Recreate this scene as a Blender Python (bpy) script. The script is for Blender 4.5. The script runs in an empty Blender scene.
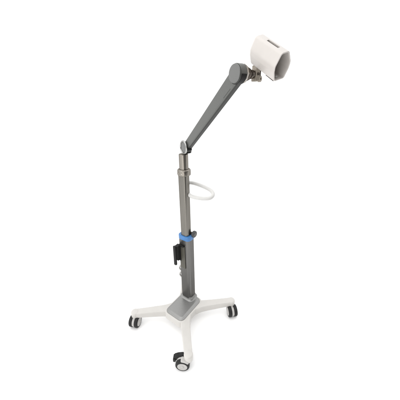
import bpy, bmesh, math
from mathutils import Vector, Matrix
from math import radians as R, sin, cos, pi

sc = bpy.context.scene
col = sc.collection

# ------------------------------------------------------------ camera
cam_d = bpy.data.cameras.new('camera')
cam_d.lens = 20.36
cam_d.sensor_width = 36
cam_d.clip_start = 0.02
cam_d.clip_end = 200
cam = bpy.data.objects.new('camera', cam_d)
col.objects.link(cam)
cam.matrix_world = (Matrix.Translation((0, -1.2293, 1.45)) @ Matrix.Rotation(R(-4.10), 4, 'Z')
                    @ Matrix.Rotation(R(90 - 24.14), 4, 'X') @ Matrix.Rotation(R(-0.64), 4, 'Z'))
sc.camera = cam
sc.view_settings.view_transform = 'Standard'
sc.view_settings.look = 'None'
sc.view_settings.exposure = 0
sc.view_settings.gamma = 1

# ------------------------------------------------------------ white studio surroundings
w = bpy.data.worlds.new('World')
sc.world = w
w.use_nodes = True
nt = w.node_tree
bg = nt.nodes['Background']
tc = nt.nodes.new('ShaderNodeTexCoord')
ramp = nt.nodes.new('ShaderNodeValToRGB')
mr = nt.nodes.new('ShaderNodeMapRange')
mr.inputs[1].default_value = -1
mr.inputs[2].default_value = 1
# direction away from the dark side of the room (behind the camera, to its right)
dot = nt.nodes.new('ShaderNodeVectorMath')
dot.operation = 'DOT_PRODUCT'
dot.inputs[1].default_value = Vector((-0.42, 0.86, 0.30)).normalized()
nt.links.new(tc.outputs['Generated'], dot.inputs[0])
nt.links.new(dot.outputs['Value'], mr.inputs[0])
nt.links.new(mr.outputs[0], ramp.inputs[0])
# the white sweep in front of the camera, the dim room behind it
ramp.color_ramp.elements[0].position = 0.13
ramp.color_ramp.elements[0].color = (0.03, 0.028, 0.026, 1)
ramp.color_ramp.elements[1].position = 0.30
ramp.color_ramp.elements[1].color = (1, 1, 1, 1)
nt.links.new(ramp.outputs[0], bg.inputs['Color'])
bg.inputs['Strength'].default_value = 1.42


def area(name, loc, target, size, power, color=(1, 1, 1)):
    d = bpy.data.lights.new(name, 'AREA')
    d.shape = 'RECTANGLE'
    d.size, d.size_y = size
    d.energy = power
    d.color = color
    o = bpy.data.objects.new(name, d)
    col.objects.link(o)
    o.location = loc
    o.rotation_euler = (Vector(target) - Vector(loc)).to_track_quat('-Z', 'Y').to_euler()
    return o


area('overhead_fill', (-0.4, -0.6, 3.4), (0, 0, 0.4), (3.2, 3.2), 26, (1, 0.985, 0.96))  # added fill that overexposes the floor and washes out shadows under the base
area('side_softbox', (-2.6, -2.0, 1.7), (0, 0, 0.9), (0.9, 2.2), 12, (1, 0.98, 0.95))


area('cradle_fill', (-0.75, -2.5, 0.45), (0.28, -0.40, 1.57), (1.3, 1.3), 14, (1, 0.98, 0.95))  # added fill, aimed up to brighten the inside of the cradle


# ------------------------------------------------------------ materials
def mat(name, color, rough=0.5, metal=0.0, noise=0.06, scale=60, bump=0.0, stretch=(1, 1, 1), rvar=0.0, coat=0.0, spec=0.5):
    m = bpy.data.materials.new(name)
    m.use_nodes = True
    t = m.node_tree
    b = t.nodes['Principled BSDF']
    b.inputs['Roughness'].default_value = rough
    b.inputs['Metallic'].default_value = metal
    b.inputs['Coat Weight'].default_value = coat
    b.inputs['Specular IOR Level'].default_value = spec
    if metal > 0.5:
        b.inputs['Specular Tint'].default_value = (0.30, 0.29, 0.28, 1)  # dark reflections of dim surroundings put into the metal's edge colour
    tc = t.nodes.new('ShaderNodeTexCoord')
    mp = t.nodes.new('ShaderNodeMapping')
    mp.inputs['Scale'].default_value = stretch
    t.links.new(tc.outputs['Object'], mp.inputs[0])
    n = t.nodes.new('ShaderNodeTexNoise')
    n.inputs['Scale'].default_value = scale
    n.inputs['Detail'].default_value = 5
    t.links.new(mp.outputs[0], n.inputs['Vector'])
    r = t.nodes.new('ShaderNodeValToRGB')
    r.color_ramp.elements[0].position = 0.3
    r.color_ramp.elements[1].position = 0.7
    r.color_ramp.elements[0].color = (*[c * (1 - noise) for c in color], 1)
    r.color_ramp.elements[1].color = (*[min(1, c * (1 + noise)) for c in color], 1)
    t.links.new(n.outputs['Fac'], r.inputs[0])
    t.links.new(r.outputs[0], b.inputs['Base Color'])
    if rvar:
        m2 = t.nodes.new('ShaderNodeMapRange')
        m2.inputs[3].default_value = rough - rvar
        m2.inputs[4].default_value = rough + rvar
        t.links.new(n.outputs['Fac'], m2.inputs[0])
        t.links.new(m2.outputs[0], b.inputs['Roughness'])
    if bump:
        bp = t.nodes.new('ShaderNodeBump')
        bp.inputs['Strength'].default_value = bump
        bp.inputs['Distance'].default_value = 0.001
        t.links.new(n.outputs['Fac'], bp.inputs['Height'])
        t.links.new(bp.outputs[0], b.inputs['Normal'])
    return m


M = dict(
    floor=mat('white_floor', (0.95, 0.95, 0.95), 0.9, noise=0.005, scale=3, spec=0.1),
    white=mat('warm_white_enamel', (0.535, 0.52, 0.495), 0.36, noise=0.025, scale=22, bump=0.04, rvar=0.08),
    shell=mat('white_moulded_plastic', (0.55, 0.52, 0.495), 0.33, noise=0.02, scale=30, bump=0.06, rvar=0.05),
    tube_white=mat('white_handle_plastic', (0.62, 0.615, 0.60), 0.45, noise=0.03, scale=40, bump=0.1),
    arm=mat('grey_arm_paint', (0.125, 0.128, 0.122), 0.40, 0.45, noise=0.13, scale=520, bump=0.2, rvar=0.05),
    arm_dark=mat('dark_arm_underside', (0.035, 0.036, 0.034), 0.5, 0.2, noise=0.1, scale=300, bump=0.1),
    cap=mat('grey_cap_paint', (0.16, 0.162, 0.158), 0.38, 0.4, noise=0.05, scale=400, bump=0.08),
    rim=mat('polished_rim', (0.44, 0.44, 0.43), 0.3, 1.0, noise=0.03, scale=50),
    nickel=mat('brushed_nickel', (0.275, 0.255, 0.228), 0.30, 0.9, noise=0.09, scale=260, bump=0.12, stretch=(1, 1, 0.03), rvar=0.08),
    tube=mat('brushed_inner_tube', (0.200, 0.190, 0.172), 0.28, 0.9, noise=0.1, scale=260, bump=0.12, stretch=(1, 1, 0.03), rvar=0.08),
    column=mat('grey_anodised_column', (0.158, 0.156, 0.152), 0.30, 0.85, noise=0.08, scale=240, bump=0.12, stretch=(1, 1, 0.03), rvar=0.07),
    silver=mat('silver_paint', (0.28, 0.28, 0.275), 0.34, 0.6, noise=0.07, scale=350, bump=0.1, rvar=0.06),
    chrome=mat('worn_bright_metal', (0.50, 0.47, 0.43), 0.18, 1.0, noise=0.15, scale=70, rvar=0.1, bump=0.2),
    bronze=mat('dark_bronze_metal', (0.125, 0.108, 0.096), 0.28, 0.9, noise=0.2, scale=80, rvar=0.1),
    beige=mat('beige_cast_metal', (0.33, 0.295, 0.25), 0.4, 0.55, noise=0.12, scale=90, bump=0.2),
    blue=mat('blue_plastic', (0.040, 0.175, 0.44), 0.4, noise=0.14, scale=45, bump=0.15, coat=0.2),
    black=mat('black_plastic', (0.008, 0.008, 0.008), 0.5, noise=0.2, scale=120, bump=0.15, spec=0.25),
    rubber=mat('black_rubber', (0.013, 0.013, 0.013), 0.6, noise=0.25, scale=90, bump=0.2, spec=0.3),
    knob=mat('dark_grey_knob', (0.07, 0.072, 0.075), 0.45, 0.3, noise=0.12, scale=150, bump=0.15),
    olive=mat('olive_grey_plate', (0.088, 0.084, 0.068), 0.5, 0.3, noise=0.08, scale=200, bump=0.1),
    hubgrey=mat('pale_wheel_disc', (0.43, 0.42, 0.405), 0.45, noise=0.05, scale=70, bump=0.1),
    shadowslot=mat('brown_slot_shade', (0.12, 0.095, 0.075), 0.6, noise=0.1, scale=80),  # shade of the slot's hole put into the colour
)


# ------------------------------------------------------------ mesh helpers
def link(name, bm, m, parent=None, mtx=None, sharp=32, label=None):
    bmesh.ops.recalc_face_normals(bm, faces=bm.faces[:])
    if mtx is not None:
        bm.transform(mtx)
        if mtx.to_3x3().determinant() < 0:
            bmesh.ops.recalc_face_normals(bm, faces=bm.faces[:])
    for f in bm.faces:
        f.smooth = True
    for e in bm.edges:
        if len(e.link_faces) == 2 and e.calc_face_angle(0) > R(sharp):
            e.smooth = False
    me = bpy.data.meshes.new(name)
    bm.to_mesh(me)
    bm.free()
    me.materials.append(m)
    o = bpy.data.objects.new(name, me)
    col.objects.link(o)
    wn = o.modifiers.new('weighted_normals', 'WEIGHTED_NORMAL')
    wn.keep_sharp = True
    if parent:
        o.parent = parent
    if label:
        o['label'] = label
    return o


def bevel(bm, w, seg=3, ang=30):
    es = [e for e in bm.edges if len(e.link_faces) == 2 and e.calc_face_angle(0) > R(ang)]
    bmesh.ops.bevel(bm, geom=es, offset=w, segments=seg, profile=0.5, affect='EDGES', clamp_overlap=True)


def add_box(bm, lo, hi, bev=0.0, seg=2):
    b = bmesh.new()
    bmesh.ops.create_cube(b, size=1)
    for v in b.verts:
        v.co = Vector([lo[i] + (v.co[i] + 0.5) * (hi[i] - lo[i]) for i in range(3)])
    if bev:
        bevel(b, bev, seg)
    merge(bm, b)


def merge(bm, b, mtx=None):
    if mtx is not None:
        b.transform(mtx)
    me = bpy.data.meshes.new('tmp')
    b.to_mesh(me)
    b.free()
    bm.from_mesh(me)
    bpy.data.meshes.remove(me)


def loft(bm, rings, cap=True, closed=True):
    vs = [[bm.verts.new(p) for p in r] for r in rings]
    n = len(vs[0])
    for a, b in zip(vs, vs[1:]):
        for i in range(n if closed else n - 1):
            j = (i + 1) % n
            bm.faces.new((a[i], a[j], b[j], b[i]))
    if cap:
        bm.faces.new(vs[0])
        bm.faces.new(vs[-1])
    return vs


def round_poly(pts, r, seg=5):
    """2D polygon with rounded corners; r one radius or a list"""
    out = []
    n = len(pts)
    for i in range(n):
        p = Vector(pts[i])
        a = Vector(pts[i - 1]) - p
        b = Vector(pts[(i + 1) % n]) - p
        rr = r[i] if isinstance(r, (list, tuple)) else r
        ang = a.angle(b)
        d = min(rr / math.tan(ang / 2), a.length * 0.49, b.length * 0.49)
        rr = d * math.tan(ang / 2)
        pa = p + a.normalized() * d
        pb = p + b.normalized() * d
        c = p + (a.normalized() + b.normalized()).normalized() * (rr / sin(ang / 2))
        va, vb = pa - c, pb - c
        tot = va.angle(vb)
        s = 1 if va.x * vb.y - va.y * vb.x > 0 else -1
        for k in range(seg + 1):
            t = s * tot * k / seg
            out.append((c.x + va.x * cos(t) - va.y * sin(t), c.y + va.x * sin(t) + va.y * cos(t)))
    return out


def rrect(a, b, r, seg=6):
    return round_poly([(-a / 2, -b / 2), (a / 2, -b / 2), (a / 2, b / 2), (-a / 2, b / 2)], r, seg)


def prism(bm, sect, levels):
    """levels: list of (z, inset) — section shrunk by inset about its centre"""
    cx = sum(p[0] for p in sect) / len(sect)
    cy = sum(p[1] for p in sect) / len(sect)
    ext = max(max(abs(p[0] - cx), abs(p[1] - cy)) for p in sect)
    rings = []
    for z, ins in levels:
        ring = []
        n = len(sect)
        for i, p in enumerate(sect):
            q, s = sect[i - 1], sect[(i + 1) % n]
            t = Vector((s[0] - q[0], s[1] - q[1])).normalized()
            nrm = Vector((-t.y, t.x))
            if nrm.dot(Vector((cx - p[0], cy - p[1]))) < 0:
                nrm = -nrm
            ring.append((p[0] + nrm.x * ins, p[1] + nrm.y * ins, z))
        rings.append(ring)
    loft(bm, rings)


def lathe(bm, prof, seg=48, mtx=None):
    """prof: (radius, z) list; closed at ends when radius 0"""
    b = bmesh.new()
    rings = []
    for r, z in prof:
        if r < 1e-6:
            rings.append([b.verts.new((0, 0, z))])
        else:
            rings.append([b.verts.new((r * cos(2 * pi * k / seg), r * sin(2 * pi * k / seg), z)) for k in range(seg)])
    for A_, B_ in zip(rings, rings[1:]):
        for k in range(seg):
            j = (k + 1) % seg
            if len(A_) == 1 and len(B_) == 1:
                continue
            if len(A_) == 1:
                b.faces.new((A_[0], B_[j], B_[k]))
            elif len(B_) == 1:
                b.faces.new((A_[k], A_[j], B_[0]))
            else:
                b.faces.new((A_[k], A_[j], B_[j], B_[k]))
    merge(bm, b, mtx)


def disc(bm, r, z0, z1, bev=0.002, seg=48, mtx=None):
    lathe(bm, [(0, z0), (r - bev, z0), (r - bev * .3, z0 + bev * .3), (r, z0 + bev), (r, z1 - bev), (r - bev * .3, z1 - bev * .3), (r - bev, z1), (0, z1)], seg, mtx)


def catmull(P, n=10, closed=False):
    P = [Vector(p) for p in P]
    out = []
    m = len(P)
    rng = range(m) if closed else range(m - 1)
    for i in rng:
        if closed:
            p0, p1, p2, p3 = P[i - 1], P[i], P[(i + 1) % m], P[(i + 2) % m]
        else:
            p0, p1, p2, p3 = P[max(i - 1, 0)], P[i], P[i + 1], P[min(i + 2, m - 1)]
        for k in range(n):
            t = k / n
            out.append(0.5 * ((2 * p1) + (p2 - p0) * t + (2 * p0 - 5 * p1 + 4 * p2 - p3) * t * t + (3 * p1 - p0 - 3 * p2 + p3) * t ** 3))
    if not closed:
        out.append(P[-1])
    return out


def sweep(bm, path, r, seg=20):
    rings = []
    up = Vector((0, 0, 1))
    n = len(path)
    for i, p in enumerate(path):
        t = (path[min(i + 1, n - 1)] - path[max(i - 1, 0)]).normalized()
        s = t.cross(up)
        if s.length < 1e-3:
            s = Vector((1, 0, 0))
        s.normalize()
        u = s.cross(t).normalized()
        rr = r(i / (n - 1)) if callable(r) else r
        rings.append([p + (s * cos(2 * pi * k / seg) + u * sin(2 * pi * k / seg)) * rr for k in range(seg)])
    loft(bm, rings)


def frame(o, x, z):
    """matrix with local z along z, local x near x"""
    z = Vector(z).normalized()
    x = Vector(x)
    y = z.cross(x).normalized()
    x = y.cross(z)
    m = Matrix((x, y, z)).transposed().to_4x4()
    m.translation = Vector(o)
    return m


# ------------------------------------------------------------ the floor
bm = bmesh.new()
bmesh.ops.create_grid(bm, x_segments=2, y_segments=2, size=1)
bmesh.ops.scale(bm, vec=(9, 7.9, 1), verts=bm.verts[:])
bmesh.ops.translate(bm, vec=(0, 6.1, 0), verts=bm.verts[:])
fl = link('floor', bm, M['floor'])
fl['kind'] = 'structure'

# ------------------------------------------------------------ the stand
stand = bpy.data.objects.new('medical_stand', None)
stand.empty_display_size = 0.1
col.objects.link(stand)
stand['label'] = 'tall silver medical stand with four white wheeled legs, angled grey arm and white cradle'
stand['category'] = 'medical stand'

AZ = R(49.5)                    # direction of the base's long side
CZ = Matrix.Rotation(AZ - pi / 2, 4, 'Z')      # local x = short side, local y = long side
HUB = Vector((-0.0407, -0.0703, 0))
HM = Matrix.Translation(HUB) @ CZ

# hub body
bm = bmesh.new()
prism(bm, rrect(0.172, 0.240, 0.036, 8), [(0.066, 0.004), (0.070, 0), (0.112, 0), (0.117, 0.0015), (0.119, 0.005), (0.1195, 0.012)])
hub = link('base_hub', bm, M['white'], stand, HM)
bm = bmesh.new()
prism(bm, rrect(0.152, 0.220, 0.032, 8), [(0.118, 0), (0.122, 0.0), (0.1238, 0.001), (0.1245, 0.0035), (0.1250, 0.0045), (0.1305, 0.0120), (0.1325, 0.0165), (0.133, 0.022)])
plate = link('cover_plate', bm, M['silver'], hub, HM)


def leg(az, ext=0.0):
    bm = bmesh.new()
    rings = []
    secs = [(0.050, .100, .067), (0.085, .088, .067), (0.105, .074, .068), (0.125, .066, .069), (0.16, .060, .071), (0.22, .055, .074), (0.28, .0515, .077), (0.325, .050, .079)]
    for r, wd, zb in secs:
        r += ext * (r - .05) / .275
        zt = 0.1175 - (r - .05) * 0.006
        h = wd / 2
        rings.append([Vector((r, s * x, z)) for s, x, z in (
            (-1, h * .98, zb + .001), (-1, h, zb + .004), (-1, h * .97, zt - .011), (-1, h * .93, zt - .004), (-1, h * .86, zt - .001), (-1, h * .72, zt),
            (1, h * .72, zt), (1, h * .86, zt - .001), (1, h * .93, zt - .004), (1, h * .97, zt - .011), (1, h, zb + .004), (1, h * .98, zb + .001))])
    loft(bm, rings)
    # rounded end socket over the caster stem
    lathe(bm, [(0, .070), (.0235, .070), (.0255, .072), (.0265, .080), (.0268, .106), (.0262, .111), (.0235, .1155), (.019, .1172), (0, .1178)], 40,
          Matrix.Translation((0.333 + ext, 0, 0)))
    return link('leg', bm, M['white'], stand, Matrix.Translation(HUB) @ Matrix.Rotation(az, 4, 'Z'), 40)


def caster(stem, axle_az, pedal=False, trail=0.034):
    m = Matrix.Translation(stem) @ Matrix.Rotation(axle_az, 4, 'Z')
    ax = Matrix.Rotation(pi / 2, 4, 'Y')
    wc = Matrix.Translation((0, trail, 0.041))
    # fork and hood between the wheels: the thing the wheels turn on
    bm = bmesh.new()
    disc(bm, 0.014, 0.055, 0.0745, .001, 32)
    disc(bm, 0.020, 0.066, 0.071, .001, 32)
    prof = []
    for k in range(0, 19):
        a = R(-20 + 200 * k / 18)
        prof.append((trail + .0375 * cos(a), .041 + .0375 * sin(a)))
    prof = [(p[0], min(p[1], .0765)) for p in prof] + [(trail, .030)]
    b = bmesh.new()
    loft(b, [[(x, p[0], p[1]) for p in prof] for x in (-.0075, .0075)])
    bevel(b, .0015, 2, 40)
    merge(bm, b)
    c = bmesh.new()
    add_box(c, (-.0125, -.012, .046), (.0125, trail + .004, .0735), .004, 3)
    if pedal:
        add_box(c, (-.030, -.004, .0600), (.004, trail + .010, .0860), .008, 4)
    merge(bm, c)
    root = link('caster', bm, M['hubgrey'], stand, m, 40)
    for s in (-1, 1):
        bm = bmesh.new()
        R0 = 0.0415
        prof = [(0.027, .0085), (R0 - .004, .0085), (R0 - .001, .0105), (R0, .014), (R0, .024), (R0 - .0015, .0285), (R0 - .005, .0315), (.0315, .0325), (.0305, .0300), (.027, .0300)]
        prof.append(prof[0])
        lathe(bm, prof, 56, ax)
        link('tyre', bm, M['rubber'], root, m @ wc @ Matrix.Rotation(0 if s > 0 else pi, 4, 'Z'), 35)
        bm = bmesh.new()
        lathe(bm, [(0, .0100), (.0272, .0100), (.0300, .0302), (.0290, .0325), (.026, .0334), (.0235, .0325), (.010, .0318), (.009, .0335), (.0075, .0342), (0, .0344)], 48, ax)
        link('wheel_disc', bm, M['hubgrey'], root, m @ wc @ Matrix.Rotation(0 if s > 0 else pi, 4, 'Z'), 40)
    if pedal:
        bm = bmesh.new()
        prof = [(.002, .0745), (.020, .0805), (.040, .0800), (.066, .0730), (.086, .0620), (.093, .046), (.089, .040), (.076, .0400), (.066, .052), (.050, .0640), (.030, .0700), (.012, .0700)]
        rings = [[(x, p[0] , p[1] ) for p in prof] for x in (.002, .030)]
        loft(bm, rings)
        bevel(bm, .0022, 2, 35)
        add_box(bm, (-.002, .078, .030), (.031, .094, .056), .003, 2)
        link('brake_pedal', bm, M['black'], root, m, 40)
    return root


for az, ext in ((183, .004), (274, 0), (4, .012), (87, 0)):
    leg(R(az), ext)
for az, ax_az, ped, tr, ext in ((183, 163, False, .014, .004), (274, 81, True, .034, 0), (4, 186, False, .030, .012), (87, -60, False, .018, 0)):
    s = HUB + (0.333 + ext) * Vector((cos(R(az)), sin(R(az)), 0))
    caster(s, R(ax_az), ped, tr)

# outer column, its foot and the silver collar at the plate
bm = bmesh.new()
prism(bm, rrect(0.088, 0.068, 0.022, 8), [(0.1335, 0), (0.655, 0)])
column = link('outer_column', bm, M['column'], stand, CZ @ Matrix.Translation((-.004, .001, 0)), 25)
bm = bmesh.new()
prism(bm, rrect(0.116, 0.090, 0.032, 8), [(0.1325, 0), (0.1338, 0.001), (0.1360, .0045), (0.140, .0080), (0.147, .0108), (0.158, .0125), (0.1595, .0135)])
link('foot_flange', bm, M['silver'], column, CZ @ Matrix.Translation((-.003, .001, 0)))
# blue collar
bm = bmesh.new()
prism(bm, rrect(0.0935, 0.074, 0.025, 8), [(0.634, .003), (0.6355, .0008), (0.637, 0), (0.658, 0), (0.662, .001), (0.664, .004), (0.6645, .011)])
link('collar', bm, M['blue'], stand, CZ @ Matrix.Translation((-.003, .001, 0)), label='bright blue plastic collar around the top of the lower column')
# adjusting knob
kd = Vector((.76, -.65, 0))
km = frame((0.024, 0.008, 0.668), (0, 0, 1), kd)
bm = bmesh.new()
b = bmesh.new()
rings = []
for r_, z in ((.0, 0), (.019, 0), (.021, .003), (.021, .015), (.0185, .018), (.006, .0185)):
    if r_ == 0:
        continue
    rings.append([(r_ * (1 + (.05 if (k % 4) < 2 and r_ > .02 else 0)) * cos(2 * pi * k / 72), r_ * (1 + (.05 if (k % 4) < 2 and r_ > .02 else 0)) * sin(2 * pi * k / 72), z + .022) for k in range(72)])
loft(b, rings)
merge(bm, b)
disc(bm, .009, 0, .024, .001, 24)
knob = link('knob', bm, M['knob'], stand, km)
bm = bmesh.new()
disc(bm, .0125, .040, .0425, .001, 32)
link('knob_cap', bm, M['column'], knob, km)

# telescoping inner tube
bm = bmesh.new()
prism(bm, rrect(0.058, 0.049, 0.017, 8), [(0.60, 0), (1.062, 0)])
inner = link('inner_column', bm, M['tube'], stand, CZ @ Matrix.Translation((-.002, -.002, 0)), 25)
TX = Vector((.0, .002, 0))
bm = bmesh.new()
lathe(bm, [(0, 1.056), (.034, 1.056), (.0365, 1.058), (.0375, 1.061), (.0375, 1.084), (.0365, 1.088), (.033, 1.0915), (.027, 1.093), (0, 1.093)], 64, Matrix.Translation(TX))
ring = link('clamp_ring', bm, M['nickel'], stand)
for a in (-165, -140, -112, -84, -20, 60):
    bm = bmesh.new()
    v = Vector((cos(R(a)), sin(R(a)), 0))
    disc(bm, .0042, .0365, .0392, .0008, 20)
    link('screw', bm, M['chrome'], ring, frame(TX + Vector((0, 0, 1.071)), (0, 0, 1), v))
bm = bmesh.new()
disc(bm, .0255, 1.090, 1.176, .003, 56, Matrix.Translation(TX))
link('upper_tube', bm, M['nickel'], stand)

# ------------------------------------------------------------ handle loop behind the column
bm = bmesh.new()
pts = [(.010, .002, .944), (.040, -.026, .934), (.070, -.042, .931), (.105, -.054, .930), (.138, -.056, .932), (.157, -.042, .938), (.163, -.018, .945), (.152, .008, .954), (.128, .028, .963), (.098, .046, .972), (.066, .058, .981), (.036, .060, .988), (.012, .048, .989), (.004, .028, .987)]
sweep(bm, catmull(pts, 10), .0112, 24)
handle = link('handle', bm, M['tube_white'], stand)

# ------------------------------------------------------------ black clamp on the column (local x = A, y = B; outward = -y)
def cbox(bm, lo, hi, bev=.0015):
    add_box(bm, lo, hi, bev, 2)


bm = bmesh.new()
cbox(bm, (-.030, -.0385, .412), (.010, -.0335, .588))
link('mounting_plate', bm, M['olive'], stand, CZ)
bm = bmesh.new()
cbox(bm, (-.046, -.072, .566), (-.022, -.0385, .596))
cbox(bm, (-.038, -.0435, .4700), (-.022, -.0386, .596), .001)
cbox(bm, (-.043, -.0725, .492), (-.024, -.036, .568))
cbox(bm, (-.036, -.0470, .587), (.006, -.0336, .5975))
cbox(bm, (-.044, -.058, .475), (-.030, -.0335, .490))
cbox(bm, (-.047, -.084, .455), (-.029, -.0715, .600))
clampb = link('bracket', bm, M['black'], stand, CZ)
bm = bmesh.new()
disc(bm, .005, 0, .003, .0008, 20)
link('bolt', bm, M['chrome'], clampb, frame(CZ @ Vector((-.030, -.0436, .515)), (0, 0, 1), (CZ.to_3x3() @ Vector((0, -1, 0)))))
# small cable hooks low on the column's hidden side edge
for z in (.375, .318):
    bm = bmesh.new()
    P_ = [(-.044, -.010, z + .026), (-.056, -.015, z + .019), (-.061, -.017, z), (-.056, -.015, z - .016), (-.044, -.010, z - .021)]
    sweep(bm, catmull(P_, 6), .0055, 12)
    link('cable_hook', bm, M['hubgrey'], stand, CZ)

# ------------------------------------------------------------ arm
n = Vector((-sin(R(62)), -cos(R(62)), 0))          # outward normal of the arm's visible side
P0 = Vector((.020, 0, 1.213))
EC = Vector((.2028, -.3438, 1.5277))
t = (EC - P0)
L = t.length
t.normalize()
# arm frame: x = along arm, y = upward in the arm plane, z = visible side
up = n.cross(t)
if up.z < 0:
    up = -up
AM = Matrix((t, up, n)).transposed().to_4x4()
AM.translation = P0
if AM.to_3x3().determinant() < 0:
    pass


def arm_ring(x, h, T, sh=0.0):
    s = round_poly([(-h / 2, -T / 2), (h / 2, -T / 2), (h / 2, T / 2), (-h / 2, T / 2)], [.006, .006, .005, .008], 5)
    return [(x, p[0] + sh, p[1]) for p in s]


bm = bmesh.new()
loft(bm, [arm_ring(.012, .041, .022), arm_ring(.016, .045, .024), arm_ring(L * .5, .050, .024), arm_ring(L - .03, .055, .024), arm_ring(L - .004, .055, .024)])
arm = link('arm', bm, M['arm'], stand, AM, 35)
bm = bmesh.new()
loft(bm, [[(x, y, z) for y, z in round_poly([(-h / 2 - .0028, -.0110), (-h / 2 + .010, -.0110), (-h / 2 + .010, .0088), (-h / 2 - .0028, .0088)], .003, 4)] for x, h in ((.028, .045), (L * .5, .050), (L - .014, .055))])
link('underside_cover', bm, M['arm_dark'], arm, AM, 35)
# seam groove strip on the side plate
bm = bmesh.new()
loft(bm, [[(x, -h / 2 + .0075 + dy, z) for dy, z in ((0, .0110), (.0012, .0110), (.0012, .0124), (0, .0124))] for x, h in ((L * .80, .053), (L - .05, .0545))])
link('release_slot', bm, M['arm_dark'], arm, AM, 35)

# lower pivot: disc with a bright rim, neck and screw
DM = AM.copy()
bm = bmesh.new()
disc(bm, .0285, -.016, .0175, .0015, 56)
add_box(bm, (-.0205, -.030, -.0185), (.0205, -.006, .013), .004, 3)
YM = Matrix((Vector((-n.y, n.x, 0)), Vector((0, 0, 1)), n)).transposed().to_4x4()
YM.translation = P0
piv = link('lower_pivot', bm, M['cap'], stand, YM, 35)
bm = bmesh.new()
lathe(bm, [(.0290, .0165), (.0345, .0165), (.0365, .018), (.0365, .0215), (.0345, .0240), (.0300, .0240), (.0285, .0215), (.0290, .0165)], 64)
link('pivot_rim', bm, M['rim'], piv, YM, 35)
bm = bmesh.new()
lathe(bm, [(0, .0170), (.0297, .0170), (.0292, .0200), (.020, .0212), (0, .0216)], 56)
link('pivot_cap', bm, M['cap'], piv, YM, 35)
bm = bmesh.new()
disc(bm, .0130, 1.168, 1.196, .003, 40, Matrix.Translation((.013, .011, 0)))
link('pivot_neck', bm, M['nickel'], piv)
bm = bmesh.new()
disc(bm, .0075, -.008, .016, .0015, 24)
link('pivot_screw', bm, M['black'], piv, AM @ Matrix.Translation((.022, -.027, 0)))
bm = bmesh.new()
disc(bm, .0062, -.012, .012, .0015, 24)
link('pivot_screw', bm, M['black'], piv, AM @ Matrix.Translation((-.004, -.030, 0)))

# elbow at the top: side cap, barrel, tapering neck
UM = AM.copy()
UM.translation = EC
bm = bmesh.new()
disc(bm, .0300, .0152, .0205, .0018, 64)
elbow_cap = bmesh
barrel = bmesh.new()
lathe(barrel, [(0, .0150), (.0310, .0150), (.0318, .0135), (.0318, -.009), (.0308, -.0122), (.0308, -.0135), (0, -.0135)], 64)
eb = link('elbow_barrel', barrel, M['arm'], stand, UM, 35)
link('side_cap', bm, M['cap'], eb, UM, 35)
bm = bmesh.new()
lathe(bm, [(.0306, -.0132), (.0312, -.0142), (.0312, -.020), (.0270, -.028), (.0225, -.033), (.0215, -.034), (0, -.034)], 10)
link('faceted_sleeve', bm, M['chrome'], eb, UM, 20)
bm = bmesh.new()
lathe(bm, [(.0212, -.032), (.0222, -.037), (.0200, -.044), (.0150, -.050), (.0138, -.054), (.0150, -.057), (.0140, -.066), (.0110, -.074), (0, -.074)], 40)
link('swivel_neck', bm, M['bronze'], eb, UM, 30)
# rubber boot under the elbow
bm = bmesh.new()
b = bmesh.new()
rings = []
for z in (-.010, .0130):
    ring_ = []
    for k in range(16):
        a = R(196 + 120 * k / 15)
        ring_.append((.0336 * cos(a), .0336 * sin(a), z))
    for k in range(16):
        a = R(316 - 120 * k / 15)
        ring_.append((.0300 * cos(a), .0300 * sin(a), z))
    rings.append(ring_)
loft(bm, rings)
link('rubber_boot', bm, M['black'], eb, UM, 35)

# ------------------------------------------------------------ cradle (fitted orientation)
l = Vector((.922, .277, .271)).normalized()
u = Vector((-.082, -.546, .834))
u = (u - l * u.dot(l)).normalized()
a = u.cross(l)
if a.y > 0:
    a = -a
S = 1.04
CAMP = Vector((0, -1.2293, 1.45))
PC = CAMP + (Vector((.2858, -.4047, 1.5705)) - CAMP) * S
KM = Matrix((l, u, a)).transposed().to_4x4()        # x across, y up, z towards the open mouth
KM.translation = PC
H = .0765 * S / 2
wt, wm, wb, LA = .0130 * S, .0278 * S, .0187 * S, .1325 * S / 2
sec = [(-wt, H), (-wm, .005), (-wm * .97, -.012), (-wb, -H - .0025), (wb, -H - .0025), (wm * 1.02, -.012), (wm * 1.05, .006), (wt * 1.05, H)]
outer = round_poly(sec, [.011, .024, .020, .009, .009, .020, .024, .010], 7)


def inset(ring, d):
    out = []
    m = len(ring)
    for i, p in enumerate(ring):
        q, s = Vector(ring[i - 1]), Vector(ring[(i + 1) % m])
        tt = (s - q).normalized()
        nn = Vector((-tt.y, tt.x))
        if nn.dot(Vector(p)) > 0:
            nn = -nn
        out.append((p[0] + nn.x * d, p[1] + nn.y * d))
    return out


def lv(ring, z):
    k = 1.05 + .02 * (LA - z) / (2 * LA)
    return [(p[0] * k, (p[1] - H) * k + H, z) for p in ring]


bm = bmesh.new()
rings = [lv(inset(outer, .010), -LA - .006), lv(inset(outer, .006), -LA - .0054), lv(inset(outer, .0028), -LA - .0030), lv(inset(outer, .0008), -LA + .001), lv(outer, -LA + .005),
         lv(outer, LA - .002), lv(inset(outer, .0005), LA - .0006), lv(inset(outer, .0014), LA),
         lv(inset(outer, .0030), LA), lv(inset(outer, .0040), LA - .001),
         lv(inset(outer, .0042), LA - .004), lv(inset(outer, .0046), -LA + .010)]
loft(bm, rings)
cr = link('cradle', bm, M['shell'], stand, KM, 35, label='white hollow plastic cradle with an open mouth and a slot along its top')
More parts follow.
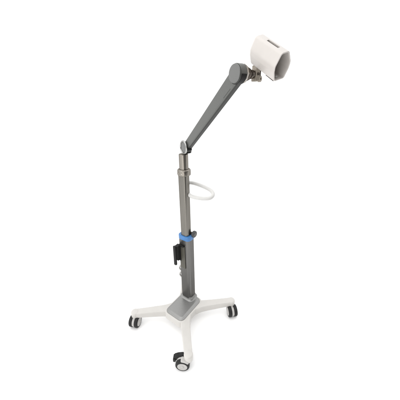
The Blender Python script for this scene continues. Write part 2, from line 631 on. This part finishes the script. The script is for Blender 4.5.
# slot cut through the top wall
cb = bmesh.new()
add_box(cb, (-.0045, H - .012, -LA + .046), (.0045, H + .01, -LA + .105), .0015, 2)
cut = link('cutter', cb, M['shell'], None, KM)
cr.modifiers.clear()
md = cr.modifiers.new('slot', 'BOOLEAN')
md.object = cut
md.operation = 'DIFFERENCE'
md.solver = 'EXACT'
bpy.context.view_layer.update()
new = bpy.data.meshes.new_from_object(cr.evaluated_get(bpy.context.evaluated_depsgraph_get()))
cr.modifiers.clear()
wn = cr.modifiers.new('weighted_normals', 'WEIGHTED_NORMAL')
wn.keep_sharp = True
wn.weight = 90
old = cr.data
cr.data = new
new.name = 'cradle'
bm = bmesh.new()
bm.from_mesh(new)
for e in bm.edges:
    if len(e.link_faces) == 2:
        e.smooth = e.calc_face_angle(0) < R(30)
bm.to_mesh(new)
bm.free()
cr.parent = stand
bpy.data.objects.remove(cut)
# strip added inside the slot, its brown standing in for the hole's shade
bm = bmesh.new()
add_box(bm, (-.0065, H - .0105, -LA + .042), (.0065, H - .0056, -LA + .109), .001, 2)
link('slot_shade', bm, M['shadowslot'], cr, KM)
# metal foot plate, small fixing screw in the mouth
bm = bmesh.new()
add_box(bm, (-.015, -H - .0115, .016), (.010, -H - .0066, LA - .010), .001, 2)
link('foot_plate', bm, M['bronze'], cr, KM)
bm = bmesh.new()
disc(bm, .0058, 0, .005, .001, 24)
disc(bm, .0026, .005, .0062, .0004, 16)
link('grommet', bm, M['hubgrey'], cr, KM @ frame((-.004, -H - .0016, LA - .014), (1, 0, 0), (0, 1, 0)))

# clamp joining neck and cradle: two cheeks, a lug with a hole and a thumb screw
E0 = UM @ Vector((0, -.003, -.077))
e1 = Vector((.90, .43, 0)).normalized()
CM = Matrix((e1, Vector((-e1.y, e1.x, 0)), Vector((0, 0, 1)))).transposed().to_4x4()
CM.translation = E0
bm = bmesh.new()
add_box(bm, (-.006, -.013, -.020), (.0125, .013, .032), .003, 3)
cl = link('cradle_clamp', bm, M['beige'], stand, CM)
bm = bmesh.new()
add_box(bm, (.0132, -.010, -.006), (.020, .010, .034), .0015, 2)
link('clamp_web', bm, M['bronze'], cl, CM)
bm = bmesh.new()
b = bmesh.new()
lug = Matrix.Translation((.020, -.004, -.011)) @ Matrix.Rotation(pi / 2, 4, 'X') @ Matrix.Rotation(R(20), 4, 'Y')
lathe(b, [(.0042, -.005), (.0100, -.005), (.0108, -.004), (.0108, .004), (.0100, .005), (.0042, .005), (.0042, -.005)], 40, lug)
merge(bm, b)
add_box(bm, (.008, -.009, -.012), (.0175, .001, .006), .002, 2)
link('clamp_lug', bm, M['beige'], cl, CM)
bm = bmesh.new()
disc(bm, .0045, -.018, -.0125, .001, 24, Matrix.Rotation(pi / 2, 4, 'X') @ Matrix.Identity(4))
link('clamp_screw', bm, M['bronze'], cl, CM @ Matrix.Translation((.003, -.030, .004)) )
